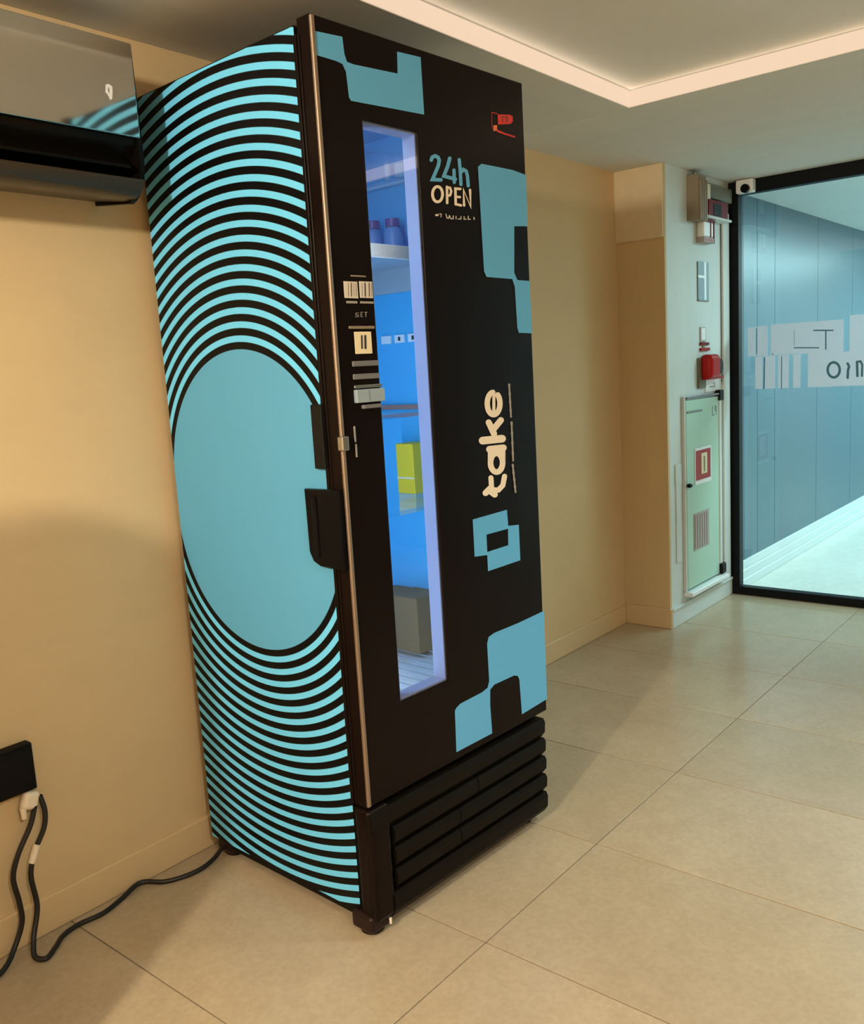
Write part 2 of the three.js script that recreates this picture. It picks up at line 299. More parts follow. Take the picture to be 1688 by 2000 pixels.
// ───────────────────────── vending machine ─────────────────────────
const vm = thing('vending_machine', 'tall black vending cabinet with pale blue printed rings and narrow lit window', 'vending machine', [MO.x, 0, MO.z]);
vm.rotation.y = MROT;
const W = 0.74, DB = -0.055, BK = -0.68, WX0 = 0.134, WX1 = 0.311, WY0 = 0.561, WY1 = 1.902;
{ // body: shell panels round a lit liner
  part('side_panel', rb(0.002, 0.028, 0.05, 2.08, BK, DB, 0.004), mat.cabinetMatt, vm);
  const s = new THREE.PlaneGeometry(SW, SH); s.rotateY(-Math.PI / 2); // faces -x, u runs toward +z
  { const p = s.attributes.position, uv = s.attributes.uv; for (let i = 0; i < p.count; i++) uv.setXY(i, (p.getZ(i) + SW / 2) / SW, (p.getY(i) + SH / 2) / SH); }
  s.translate(0.0012, SY0 + SH / 2, SZ0 + SW / 2);
  part('ring_print', s, mat.rings, vm, 'pale blue and black concentric ring print with plain rounded centre');
  part('side_panel', rb(W - 0.028, W, 0.05, 2.08, BK, DB, 0.004), mat.cabinetMatt, vm);
  part('back_panel', bx(0.028, W - 0.028, 0.05, 2.08, BK, BK + 0.03), mat.cabinetMatt, vm);
  part('top_panel', rb(0.002, W, 2.066, 2.084, BK, DB, 0.004), mat.cabinetMatt, vm);
  part('floor_panel', bx(0.028, W - 0.028, 0.05, 0.34, BK + 0.03, DB - 0.002), mat.cabinetMatt, vm);
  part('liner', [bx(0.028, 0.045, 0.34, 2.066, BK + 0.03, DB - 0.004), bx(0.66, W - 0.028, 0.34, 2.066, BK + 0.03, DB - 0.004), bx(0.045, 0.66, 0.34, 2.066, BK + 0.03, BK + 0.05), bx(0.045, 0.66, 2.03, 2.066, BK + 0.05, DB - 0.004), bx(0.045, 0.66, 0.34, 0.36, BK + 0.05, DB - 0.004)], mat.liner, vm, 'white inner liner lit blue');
  part('gasket', [bx(0.012, 0.03, 0.345, 2.075, DB - 0.001, -0.046), bx(W - 0.03, W - 0.012, 0.345, 2.075, DB - 0.001, -0.046), bx(0.03, W - 0.03, 2.05, 2.075, DB - 0.001, -0.046), bx(0.03, W - 0.03, 0.345, 0.37, DB - 0.001, -0.046)], mat.blackMatt, vm);
  // shelves inside
  const shelfAt = (y, m) => { const t = part('shelf', rb(0.05, 0.655, y - 0.012, y, BK + 0.06, -0.15, 0.003), m, vm); if (m !== mat.pane) part('shelf_rail', rb(0.05, 0.655, y - 0.03, y + 0.004, -0.149, -0.143, 0.002), mat.shelfWhite, t); return t; };
  shelfAt(1.9, mat.pane); shelfAt(1.665, mat.shelf); shelfAt(1.245, mat.pane); shelfAt(0.99, mat.pane);
  part('side_rail', rb(0.645, 0.66, 1.892, 1.9, -0.6, -0.16, 0.002), mat.shelfWhite, vm);
  part('side_rail', rb(0.645, 0.66, 1.585, 1.655, -0.6, -0.16, 0.002), mat.shelf, vm);
  part('side_rail', rb(0.648, 0.66, 1.238, 1.252, -0.6, -0.16, 0.002), mat.rail, vm);
  for (const z of [-0.484, -0.428, -0.372]) { const t = part('price_tag', rb(0.654, 0.6595, 1.438, 1.462, z - 0.02, z + 0.02, 0.001), mat.shelfWhite, vm); if (z > -0.45) part('price_print', bx(0.6532, 0.654, 1.444, 1.456, z - 0.004, z + 0.005), mat.darkInk, t); }
  // bottom grid of wires
  const wr = part('wire_basket', [bx(0.05, 0.655, 0.497, 0.503, -0.16, -0.154), bx(0.05, 0.655, 0.497, 0.503, -0.6, -0.594), bx(0.649, 0.655, 0.5, 0.506, -0.6, -0.154), bx(0.05, 0.655, 0.478, 0.484, BK + 0.06, -0.16)], mat.wire, vm);
  for (let x = 0.09; x < 0.65; x += 0.042) part('wire', cyl(0.0025, 0.0025, 0.44, x, 0.505, -0.377, 'z', 8), mat.wire, wr);
  part('basket_tray', bx(0.05, 0.655, 0.478, 0.49, BK + 0.06, -0.15), mat.shelfWhite, vm);
  // cabinet light strips behind the door edges
  const strip = part('led_strip', rb(0.047, 0.06, 0.4, 2.0, -0.085, -0.07, 0.002), glow(BLUE, 4), vm, 'blue light strip inside the cabinet');
  const l = new THREE.RectAreaLight(BLUE, LEVEL.cabinet, 0.025, 1.6); l.position.set(0.066, 1.2, -0.09); l.rotation.y = -0.9; vm.add(l);
}
{ // door with the window opening
  const sh = new THREE.Shape(); sh.moveTo(0, 0.338); sh.lineTo(W, 0.338); sh.lineTo(W, 2.09); sh.lineTo(0, 2.09); sh.closePath();
  const h = new THREE.Path(); h.moveTo(WX0, WY0); h.lineTo(WX0, WY1); h.lineTo(WX1, WY1); h.lineTo(WX1, WY0); h.closePath(); sh.holes.push(h);
  const B = 0.003, g = new THREE.ExtrudeGeometry(sh, { depth: 0.044 - 2 * B, bevelEnabled: true, bevelThickness: B, bevelSize: B, bevelOffset: -B, bevelSegments: 2 }); g.translate(0, 0, -0.044 + B);
  const door = part('door', g, mat.cabinet, vm, 'glossy dark brown-black door');
  const onV = (z) => (x, y, k) => { const q = onDoor(x, y); return [q[0], q[1], z + k]; };
  part('edge_trim', rb(-0.0008, 0.010, 0.34, 2.088, -0.005, 0.004, 0.0035, 4), mat.edgeMetal, door, 'brown metal edge trim');
  part('edge_trim', rb(-0.003, 0.003, 0.34, 2.06, -0.043, -0.036, 0.0025, 3), mat.cabinet, door);
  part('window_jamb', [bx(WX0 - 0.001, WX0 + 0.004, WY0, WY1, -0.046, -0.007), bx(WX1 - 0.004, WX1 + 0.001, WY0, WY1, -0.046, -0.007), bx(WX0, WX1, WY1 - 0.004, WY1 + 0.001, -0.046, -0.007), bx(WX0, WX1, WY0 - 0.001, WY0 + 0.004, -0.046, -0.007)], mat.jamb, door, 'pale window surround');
  part('window_glass', bx(WX0, WX1, WY0, WY1, -0.007, -0.003), mat.pane, door);
  // blue vinyl blocks
  const z4 = zoomed(580, 900, 3.246);
  const blocks = [
    { poly: [[611, 60], [668, 72], [672, 105], [677, 121], [690, 126], [776, 144], [775, 101], [821, 112], [828, 224], [685, 197], [681, 190], [675, 140], [668, 125], [655, 119], [618, 108], [612, 95]] },
    { poly: [[933, 326], [940, 320], [1000, 332], [1027, 342], [1030, 442], [1004, 442], [1004, 533], [1010, 547], [1034, 549], [1039, 651], [1013, 650], [1010, 640], [1005, 560], [1000, 545], [950, 541], [945, 530]] },
    { poly: z4([[1113, 372], [1330, 310], [1338, 412], [1405, 405], [1415, 630], [1210, 700], [1205, 597], [1125, 608]]), holes: [z4([[1200, 468], [1337, 430], [1338, 535], [1205, 578]])] },
    { poly: [[951, 1257], [954, 1244], [965, 1236], [1011, 1217], [1062, 1193], [1068, 1365], [1019, 1395], [1014, 1327], [1011, 1320], [1004, 1319], [965, 1337], [957, 1347], [957, 1377], [961, 1432], [891, 1469], [888, 1388], [892, 1381], [899, 1374], [941, 1352], [952, 1343], [955, 1330]] }];
  for (const b of blocks) part('blue_block', printGeo([b], onV(0.0012)), mat.vinyl, door, 'flat light blue printed block');
  // lettering
  const z7 = zoomed(820, 280, 7.339), z3 = zoomed(600, 480, 3.376), z2 = zoomed(560, 0, 3.376);
  part('lettering', printGeo([
    { stroke: z7([[160, 240], [175, 200], [215, 180], [255, 200], [275, 245], [262, 320], [220, 420], [178, 520], [300, 525]]), w: 7 },
    { stroke: z7([[425, 215], [395, 330], [340, 470], [505, 515]]), w: 7 }, { stroke: z7([[485, 385], [490, 560]]), w: 6.5 },
    { stroke: z7([[560, 235], [575, 400], [585, 590]]), w: 6.5 }, { stroke: z7([[585, 420], [620, 375], [660, 400], [678, 470], [690, 610]]), w: 6.5 }], onV(0.0012)), mat.vinyl, door, 'light blue 24h lettering');
  part('lettering', printGeo([
    { stroke: z7(arc(250, 730, 72, 110, 0, 360)), w: 5.5 },
    { stroke: z7([[385, 625], [388, 855]]), w: 5 }, { stroke: z7([[385, 628], [430, 640], [447, 690], [430, 745], [390, 755]]), w: 4.6 },
    { stroke: z7([[575, 655], [505, 650], [510, 872], [585, 890]]), w: 5 }, { stroke: z7([[508, 765], [570, 772]]), w: 4.6 },
    { stroke: z7([[630, 890], [622, 665], [725, 915], [715, 670]]), w: 5 }], onV(0.0012)), mat.cream, door, 'cream OPEN lettering');
  part('lettering', printGeo([
    { stroke: z7([[230, 1030], [255, 1028]]), w: 4 }, { stroke: z7([[280, 1010], [305, 1015], [298, 1055]]), w: 1.6 }, { stroke: z7([[370, 1015], [385, 1070], [410, 1075], [420, 1035]]), w: 1.8 }, { stroke: z7([[420, 1035], [440, 1080], [475, 1082], [475, 1040]]), w: 1.8 },
    { stroke: z7([[515, 1045], [515, 1085]]), w: 1.8 }, { stroke: z7([[545, 1085], [585, 1085], [585, 1050]]), w: 1.8 }, { stroke: z7([[630, 1050], [630, 1088], [660, 1088]]), w: 1.8 }, { stroke: z7([[690, 1045], [690, 1090], [720, 1090]]), w: 1.8 }, { stroke: z7([[770, 1065], [775, 1088]]), w: 2.4 }], onV(0.0012)), mat.paper, door, 'small white lettering under OPEN');
  part('lettering', printGeo([ // take, reading upward
    { stroke: z3([[1235, 1640], [1195, 1610], [1175, 1630]]), w: 12 }, { stroke: z3([[1210, 1530], [1215, 1610], [1260, 1610], [1288, 1580], [1300, 1520]]), w: 10 },
    { stroke: z3(arc(1247, 1430, 40, 62, 0, 360)), w: 11 }, { stroke: z3([[1200, 1342], [1292, 1332]]), w: 13 }, { stroke: z3([[1207, 1345], [1207, 1430]]), w: 10.5 }, { stroke: z3([[1287, 1340], [1287, 1430]]), w: 10.5 },
    { stroke: z3([[1155, 1285], [1283, 1272]]), w: 15 }, { stroke: z3([[1230, 1240], [1195, 1165]]), w: 12 }, { stroke: z3([[1222, 1215], [1275, 1150]]), w: 12 },
    { stroke: z3(arc(1227, 1040, 42, 74, -50, 262)), w: 10.5 }, { stroke: z3([[1229, 985], [1228, 1110]]), w: 6 }], onV(0.0012)), mat.cream, door, 'cream take lettering reading upward');
  const dashes = [];
  for (const [a, b] of [[[1330, 915], [1342, 1135]], [[1345, 1165], [1355, 1425]], [[1352, 1445], [1370, 1630]]]) { const n = 12; for (let i = 0; i < n; i++) { const f = i / n, q = (i + 0.62) / n; dashes.push({ stroke: z3([[a[0] + (b[0] - a[0]) * f, a[1] + (b[1] - a[1]) * f], [a[0] + (b[0] - a[0]) * q, a[1] + (b[1] - a[1]) * q]]), w: i % 3 ? 3.4 : 4.4 }); } }
  part('lettering', printGeo(dashes, onV(0.0012)), mat.greyInk, door, 'thin grey line of small upright lettering');
  const logo = part('emblem', printGeo([{ poly: z2([[1388, 755], [1470, 757], [1488, 768], [1490, 800], [1475, 818], [1392, 822]]) }, { stroke: z2([[1350, 742], [1385, 750]]), w: 1.6 }, { stroke: z2([[1350, 742], [1352, 850]]), w: 0.8 }, { stroke: z2([[1390, 868], [1500, 903]]), w: 3 }, { stroke: z2([[1388, 862], [1440, 885]]), w: 3.4 }], onV(0.0012)), mat.redInk, door, 'small red emblem');
  part('emblem_print', printGeo([{ poly: z2([[1360, 828], [1385, 825], [1386, 862], [1360, 865]]) }], onV(0.0014)), mat.orangeInk, logo);
  part('emblem_print', printGeo([{ stroke: z2([[1420, 770], [1422, 805]]), w: 1.6 }, { stroke: z2([[1450, 770], [1450, 805]]), w: 1.6 }, { stroke: z2([[1418, 770], [1452, 770]]), w: 1.2 }], onV(0.0014)), mat.darkInk, logo);
  // payment strip left of the window
  const pz = zoomed(660, 520, 5), q = (x0, y0, x1, y1) => { const [a] = onDoor(...pz([[x0, y0]])[0]), [, b] = onDoor(...pz([[x1, y0]])[0]); const p0 = onDoor(...pz([[x0, y0]])[0]), p1 = onDoor(...pz([[x1, y1]])[0]); return [Math.min(p0[0], p1[0]), Math.max(p0[0], p1[0]), Math.min(p0[1], p1[1]), Math.max(p0[1], p1[1])]; };
  const plate = (name, r, d, m, parent = door, label) => { const [x0, x1, y0, y1] = q(...r); return part(name, rb(x0, x1, y0, y1, 0.0002, d, Math.min(0.002, d / 2)), m, parent, label); };
  const bars = (parent, list, z) => part('barcode_print', printGeo(list.map(([x, y0, y1, w]) => ({ stroke: pz([[x, y0], [x + 3, y1]]), w })), onV(z)), mat.darkInk, parent);
  const st1 = plate('sticker', [52, 146, 198, 314], 0.0012, mat.paper), st2 = plate('sticker', [204, 146, 342, 312], 0.0012, mat.paper);
  bars(st1, [[95, 165, 295, 0.7], [125, 165, 295, 1.6], [150, 165, 295, 0.6], [172, 165, 295, 0.8]], 0.0018);
  bars(st2, [[260, 165, 295, 2.2], [300, 165, 295, 1.6], [230, 165, 295, 0.6], [322, 165, 295, 0.7]], 0.0018);
  plate('sticker_caption', [80, 338, 190, 364], 0.0008, mat.greyInk); plate('sticker_caption', [215, 342, 348, 366], 0.0008, mat.greyInk); plate('sticker_caption', [122, 84, 272, 108], 0.0008, mat.taupe);
  part('lettering', printGeo([{ stroke: pz([[200, 455], [170, 460], [172, 475], [198, 478], [198, 492], [165, 494]]), w: 1.2 }, { stroke: pz([[240, 450], [222, 450], [222, 492], [240, 494]]), w: 1.2 }, { stroke: pz([[224, 472], [238, 472]]), w: 1 }, { stroke: pz([[270, 450], [270, 494]]), w: 1.4 }, { stroke: pz([[258, 450], [284, 450]]), w: 1 }], onV(0.0012)), mat.greyInk, door, 'small grey letters above the coin slots');
  plate('slot_trim', [100, 584, 352, 612], 0.004, mat.taupe);
  const st3 = plate('sticker', [155, 640, 335, 852], 0.0014, mat.creamPaper, door, 'cream sticker with two dark bars'); bars(st3, [[228, 680, 800, 3.2], [262, 680, 800, 4]], 0.002);
  plate('coin_slot', [132, 928, 388, 970], 0.005, mat.greyPlastic); plate('coin_slot', [140, 1055, 395, 1094], 0.005, mat.greyPlastic); plate('slot_trim', [148, 1164, 418, 1178], 0.006, mat.steel);
  const rd = plate('card_reader', [150, 1208, 430, 1314], 0.012, mat.palePlate, door, 'pale grey reader plate'); { const [x0, x1, y0, y1] = q(268, 1210, 274, 1312); part('reader_seam', bx(x0, x0 + 0.0015, y0, y1, 0.0115, 0.0126), mat.greyPlastic, rd); }
  plate('finger_pull', [225, 1355, 395, 1378], 0.012, mat.greyPlastic);
  plate('key_plate', [140, 1562, 168, 1720], 0.006, mat.steel); plate('key_plate', [155, 1735, 182, 1866], 0.006, mat.steel);
  part('latch_pin', rb(-0.008, 0.012, 1.186, 1.218, -0.004, 0.014, 0.003), mat.steel, door, 'small bright latch pin');
  // handle housing and hinge cover on the side of the door
  const hs = new THREE.Shape(); const hp = [[-0.122, 1.098], [-0.004, 1.1], [-0.004, 0.915], [-0.085, 0.918], [-0.108, 0.928], [-0.12, 0.95]]; hp.forEach((p, i) => i ? hs.lineTo(...p) : hs.moveTo(...p));
  const hg = new THREE.ExtrudeGeometry(hs, { depth: 0.008, bevelEnabled: true, bevelThickness: 0.004, bevelSize: 0.004, bevelOffset: -0.004, bevelSegments: 2 }); hg.rotateY(-Math.PI / 2); hg.translate(-0.004, 0, 0);
  const hd = part('handle_housing', hg, mat.black, vm, 'black lock and handle housing'); // extruded toward -x
  part('handle_grip', cyl(0.007, 0.007, 0.14, -0.016, 1.012, -0.088, 'y', 16), mat.black, hd);
  part('hinge_cover', rb(-0.012, 0.002, 1.145, 1.29, -0.082, -0.046, 0.003), mat.blackMatt, vm);
  part('door_pillar', rb(-0.003, 0.004, 0.34, 2.06, -0.056, -0.046, 0.002), mat.cabinet, vm);
}
{ // base with louvres, corner strip and feet
  part('base_box', rb(0.004, 0.715, 0.03, 0.325, -0.6, -0.022, 0.008), mat.cabinetMatt, vm);
  const rows = [[0.264, 0.322, 0.0, 0.715], [0.208, 0.261, 0.4, 0.715], [0.152, 0.205, 0.32, 0.715], [0.096, 0.149, 0.32, 0.715], [0.03, 0.093, 0.06, 0.715], [0.208, 0.261, 0.075, 0.397], [0.152, 0.205, 0.075, 0.317], [0.096, 0.149, 0.075, 0.317]];
  for (const [y0, y1, x0, x1] of rows) {
    const p = new THREE.Shape(); p.moveTo(-0.03, y0); p.lineTo(-0.004, y0); p.lineTo(0.008, y0 + (y1 - y0) * 0.28); p.lineTo(0.01, y0 + (y1 - y0) * 0.8); p.lineTo(0.004, y1); p.lineTo(-0.03, y1); p.closePath();
    const g = new THREE.ExtrudeGeometry(p, { depth: x1 - x0, bevelEnabled: false, curveSegments: 6 }); g.rotateY(Math.PI / 2); g.scale(1, 1, -1); // profile x becomes depth z
    const idx = g.index, pos = g.attributes.position; for (let i = 0; i < pos.count; i += 3) for (const at of [g.attributes.position, g.attributes.normal, g.attributes.uv]) for (let k = 0; k < at.itemSize; k++) { const a = at.array[(i + 1) * at.itemSize + k]; at.array[(i + 1) * at.itemSize + k] = at.array[(i + 2) * at.itemSize + k]; at.array[(i + 2) * at.itemSize + k] = a; }
    g.computeVertexNormals(); g.translate(x0, 0, 0); part('louvre_slat', g, mat.cabinetMatt, vm);
  }
  part('corner_strip', rb(-0.004, 0.07, 0.035, 0.33, -0.05, 0.006, 0.016, 4), mat.cabinet, vm);
  for (const [x, z] of [[0.012, -0.032], [0.66, -0.05], [0.03, -0.62], [0.66, -0.62]]) part('foot', [rb(x - 0.026, x + 0.05, 0.012, 0.058, z - 0.045, z + 0.03, 0.012, 3), lathe([[0, 0], [0.026, 0], [0.03, 0.004], [0.03, 0.016], [0, 0.018]], x + 0.012, 0, z - 0.008, 20)], mat.foot, vm);
  part('foot_bolt', cyl(0.004, 0.003, 0.014, 0.046, 0.026, 0.002, 'y', 10), mat.plug, vm, 'small pale levelling bolt');
}
vm.updateMatrixWorld(true);
// goods standing inside (each a thing of its own, placed in the cabinet's frame)
function inside(name, label, category, x, y, z, group) { const g = thing(name, label, category, [0, 0, 0], group); g.position.copy(V(x, y, z).applyMatrix4(vm.matrixWorld)); g.rotation.y = MROT; return g; }
for (const [x, z, h, label] of [[0.6, -0.455, 0.125, 'small blue bottle with violet cap toward the cabinet back'], [0.6, -0.375, 0.12, 'small blue bottle with violet cap toward the cabinet window']]) {
  const b = inside('drink_bottle', label, 'bottle', x, 1.665, z, 'bottles on the upper cabinet shelf');
  part('bottle_body', lathe([[0, 0], [0.026, 0], [0.028, 0.004], [0.028, h * 0.6], [0.02, h * 0.78], [0.016, h * 0.82], [0.016, h * 0.84], [0, h * 0.84]], 0, 0, 0), mat.bottle, b);
  part('cap', cyl(0.021, 0.021, h * 0.18, 0, h * 0.92, 0), mat.cap, b);
}
{
  const a = inside('tumbler', 'thin white tumbler on the top cabinet shelf', 'cup', 0.62, 1.9, -0.4); part('tumbler_body', lathe([[0, 0], [0.008, 0], [0.01, 0.045], [0.008, 0.045], [0.006, 0.003], [0, 0.003]], 0, 0, 0), mat.shelfWhite, a);
  const c = inside('mug', 'small white mug on the top cabinet shelf', 'cup', 0.62, 1.9, -0.35); part('mug_body', lathe([[0, 0], [0.016, 0], [0.017, 0.034], [0.015, 0.034], [0.014, 0.003], [0, 0.003]], 0, 0, 0), mat.shelfWhite, c); part('handle', (() => { const g = new THREE.TorusGeometry(0.009, 0.0025, 8, 16); g.rotateY(Math.PI / 2); g.translate(0, 0.018, 0.019); return g; })(), mat.shelfWhite, c);
  const y = inside('snack_box', 'yellow snack box in the middle of the cabinet', 'box', 0.62, 0.99, -0.37); part('carton', rb(-0.035, 0.035, 0, 0.15, -0.035, 0.035, 0.003), mat.yellow, y); part('label_print', bx(-0.0356, -0.035, 0.045, 0.05, -0.035, 0.035), mat.creamPaper, y);
  const k = inside('cardboard_box', 'brown cardboard box at the bottom of the cabinet', 'box', 0.6, 0.508, -0.41); part('carton', rb(-0.055, 0.055, 0, 0.17, -0.1, 0.09, 0.003), mat.carton, k); part('flap', rb(-0.056, 0.056, 0.166, 0.172, -0.02, 0.091, 0.001), mat.carton, k);
}

// ───────────────────────── air conditioner ─────────────────────────
{
  const ac = thing('air_conditioner', 'wall air conditioner with mirror grey front and black underside', 'air conditioner', [0.86, 1.78, 0]);
  const x0 = -0.42, x1 = 0.45;   // local
  const pr = new THREE.Shape(); pr.moveTo(0.0, 0.36); pr.lineTo(-0.2, 0.36); pr.lineTo(-0.205, 0.15); pr.lineTo(-0.2, 0.135); pr.lineTo(-0.13, 0.06); pr.lineTo(0, 0.04); pr.closePath();
  const g = new THREE.ExtrudeGeometry(pr, { depth: x1 - x0, bevelEnabled: false }); g.rotateY(Math.PI / 2); g.translate(x0, 0, 0.001);
  part('body', g, mat.acBlack, ac);
  part('front_panel', rb(x0, x1, 0.15, 0.36, 0.207, 0.22, 0.003), mat.mirror, ac, 'glossy grey mirror front');
  const z1 = zoomed(0, 0, 3.836), pm = (x, y, k) => { const P = onZ(x, y, 0.2208); return [P.x - 0.86, P.y - 1.78, 0.2208 + k]; };
  part('logo', printGeo([{ stroke: z1([[812, 640], [830, 655], [832, 690], [830, 735]]), w: 6 }, { stroke: z1([[800, 640], [800, 690]]), w: 5 }, { stroke: z1([[805, 690], [828, 735]]), w: 4 }], pm), mat.shelfWhite, ac, 'small white mark');
  // lower shell: rounded lip under a dark outlet
  const lp = new THREE.Shape(); lp.moveTo(0, 0.04); lp.lineTo(-0.13, 0.02); lp.quadraticCurveTo(-0.2, 0.012, -0.214, 0.05); lp.quadraticCurveTo(-0.216, 0.06, -0.208, 0.058); lp.quadraticCurveTo(-0.19, 0.034, -0.13, 0.04); lp.lineTo(0, 0.06); lp.closePath();
  const lg = new THREE.ExtrudeGeometry(lp, { depth: x1 - x0, bevelEnabled: false, curveSegments: 10 }); lg.rotateY(Math.PI / 2); lg.translate(x0, 0, 0.001);
  part('lower_lip', lg, mat.acShell, ac);
  const lv = rb(x0 + 0.02, x1 - 0.03, -0.004, 0.004, -0.03, 0.03, 0.003); lv.rotateX(0.6); lv.translate(0, 0.098, 0.19); part('louvre_blade', lv, mat.acBlack, ac);
  const ec = new THREE.Shape(); ec.moveTo(0, 0.36); ec.lineTo(-0.205, 0.36); ec.lineTo(-0.212, 0.12); ec.quadraticCurveTo(-0.216, 0.03, -0.15, 0.012); ec.lineTo(0, 0.03); ec.closePath();
  const eg = new THREE.ExtrudeGeometry(ec, { depth: 0.012, bevelEnabled: false, curveSegments: 8 }); eg.rotateY(Math.PI / 2); const eg2 = eg.clone(); eg.translate(x1 - 0.004, 0, 0.001); eg2.translate(x0 - 0.008, 0, 0.001);
  part('end_cap', eg, mat.acBlack, ac); part('end_cap', eg2, mat.acBlack, ac);
  const pc = thing('pipe_cover', 'beige pipe cover on the wall between air conditioner and machine', 'pipe cover', [1.5, 2.09, 0]);
  part('channel', rb(-0.16, 0.2, -0.025, 0.025, 0.0, 0.035, 0.006), mat.skirting, pc); part('lid', rb(-0.16, 0.2, -0.015, 0.02, 0.034, 0.04, 0.002), mat.skirting, pc);
}

// ───────────────────────── socket and cables ─────────────────────────
{
  const s = thing('power_box', 'black square power outlet box low on the beige wall', 'outlet', [0.88, 0.45, 0]);
  part('housing', rb(-0.075, 0.075, -0.058, 0.062, 0, 0.03, 0.004), mat.blackMatt, s); part('cover', rb(-0.07, 0.07, -0.053, 0.057, 0.029, 0.034, 0.002), mat.black, s);
  const p = thing('power_plug', 'pale angled power plug under the black outlet box', 'plug', [0.945, 0.392, 0.02]);
  part('plug_body', (() => { const g = rb(-0.022, 0.02, -0.05, -0.004, -0.012, 0.016, 0.012, 4); g.rotateZ(-0.35); return g; })(), mat.plug, p); part('strain_relief', (() => { const g = cyl(0.008, 0.006, 0.03, -0.03, -0.05, 0.004, 'y', 14); return g; })(), mat.plug, p);
  const c1 = thing('power_cable', 'black power cable looping over the floor to the vending machine', 'cable');
  part('cord', tube([V(0.957, 0.372, 0.03), V(0.962, 0.33, 0.035), V(0.955, 0.29, 0.035), V(0.928, 0.245, 0.035), V(0.908, 0.19, 0.035), V(0.91, 0.1, 0.04), V(0.882, 0.035, 0.06), V(0.868, 0.009, 0.09), V(0.882, 0.006, 0.112), V(0.918, 0.006, 0.09), V(0.955, 0.006, 0.06), V(1.0, 0.006, 0.05), V(1.066, 0.006, 0.058), V(1.13, 0.006, 0.04), V(1.2, 0.012, 0.024), V(1.25, 0.006, 0.07), V(1.33, 0.007, 0.1), V(1.39, 0.012, 0.095), V(1.428, 0.026, 0.088)], 0.0065, 220), mat.cable, c1);
  part('cord_tag', (() => { const g = cyl(0.0095, 0.0085, 0.045, 0, 0, 0, 'y', 14); g.rotateZ(-0.45); g.translate(0.923, 0.235, 0.035); return g; })(), mat.plug, c1, 'pale sleeve on the cable');
  const c2 = thing('power_cable', 'black cable hanging down the wall from the plug', 'cable');
  part('cord', tube([V(0.942, 0.352, 0.03), V(0.925, 0.31, 0.032), V(0.885, 0.25, 0.034), V(0.866, 0.2, 0.034), V(0.872, 0.13, 0.034), V(0.872, 0.08, 0.034), V(0.845, 0.03, 0.04), V(0.8, 0.008, 0.07), V(0.7, 0.0075, 0.1)], 0.0065, 120), mat.cable, c2);
}

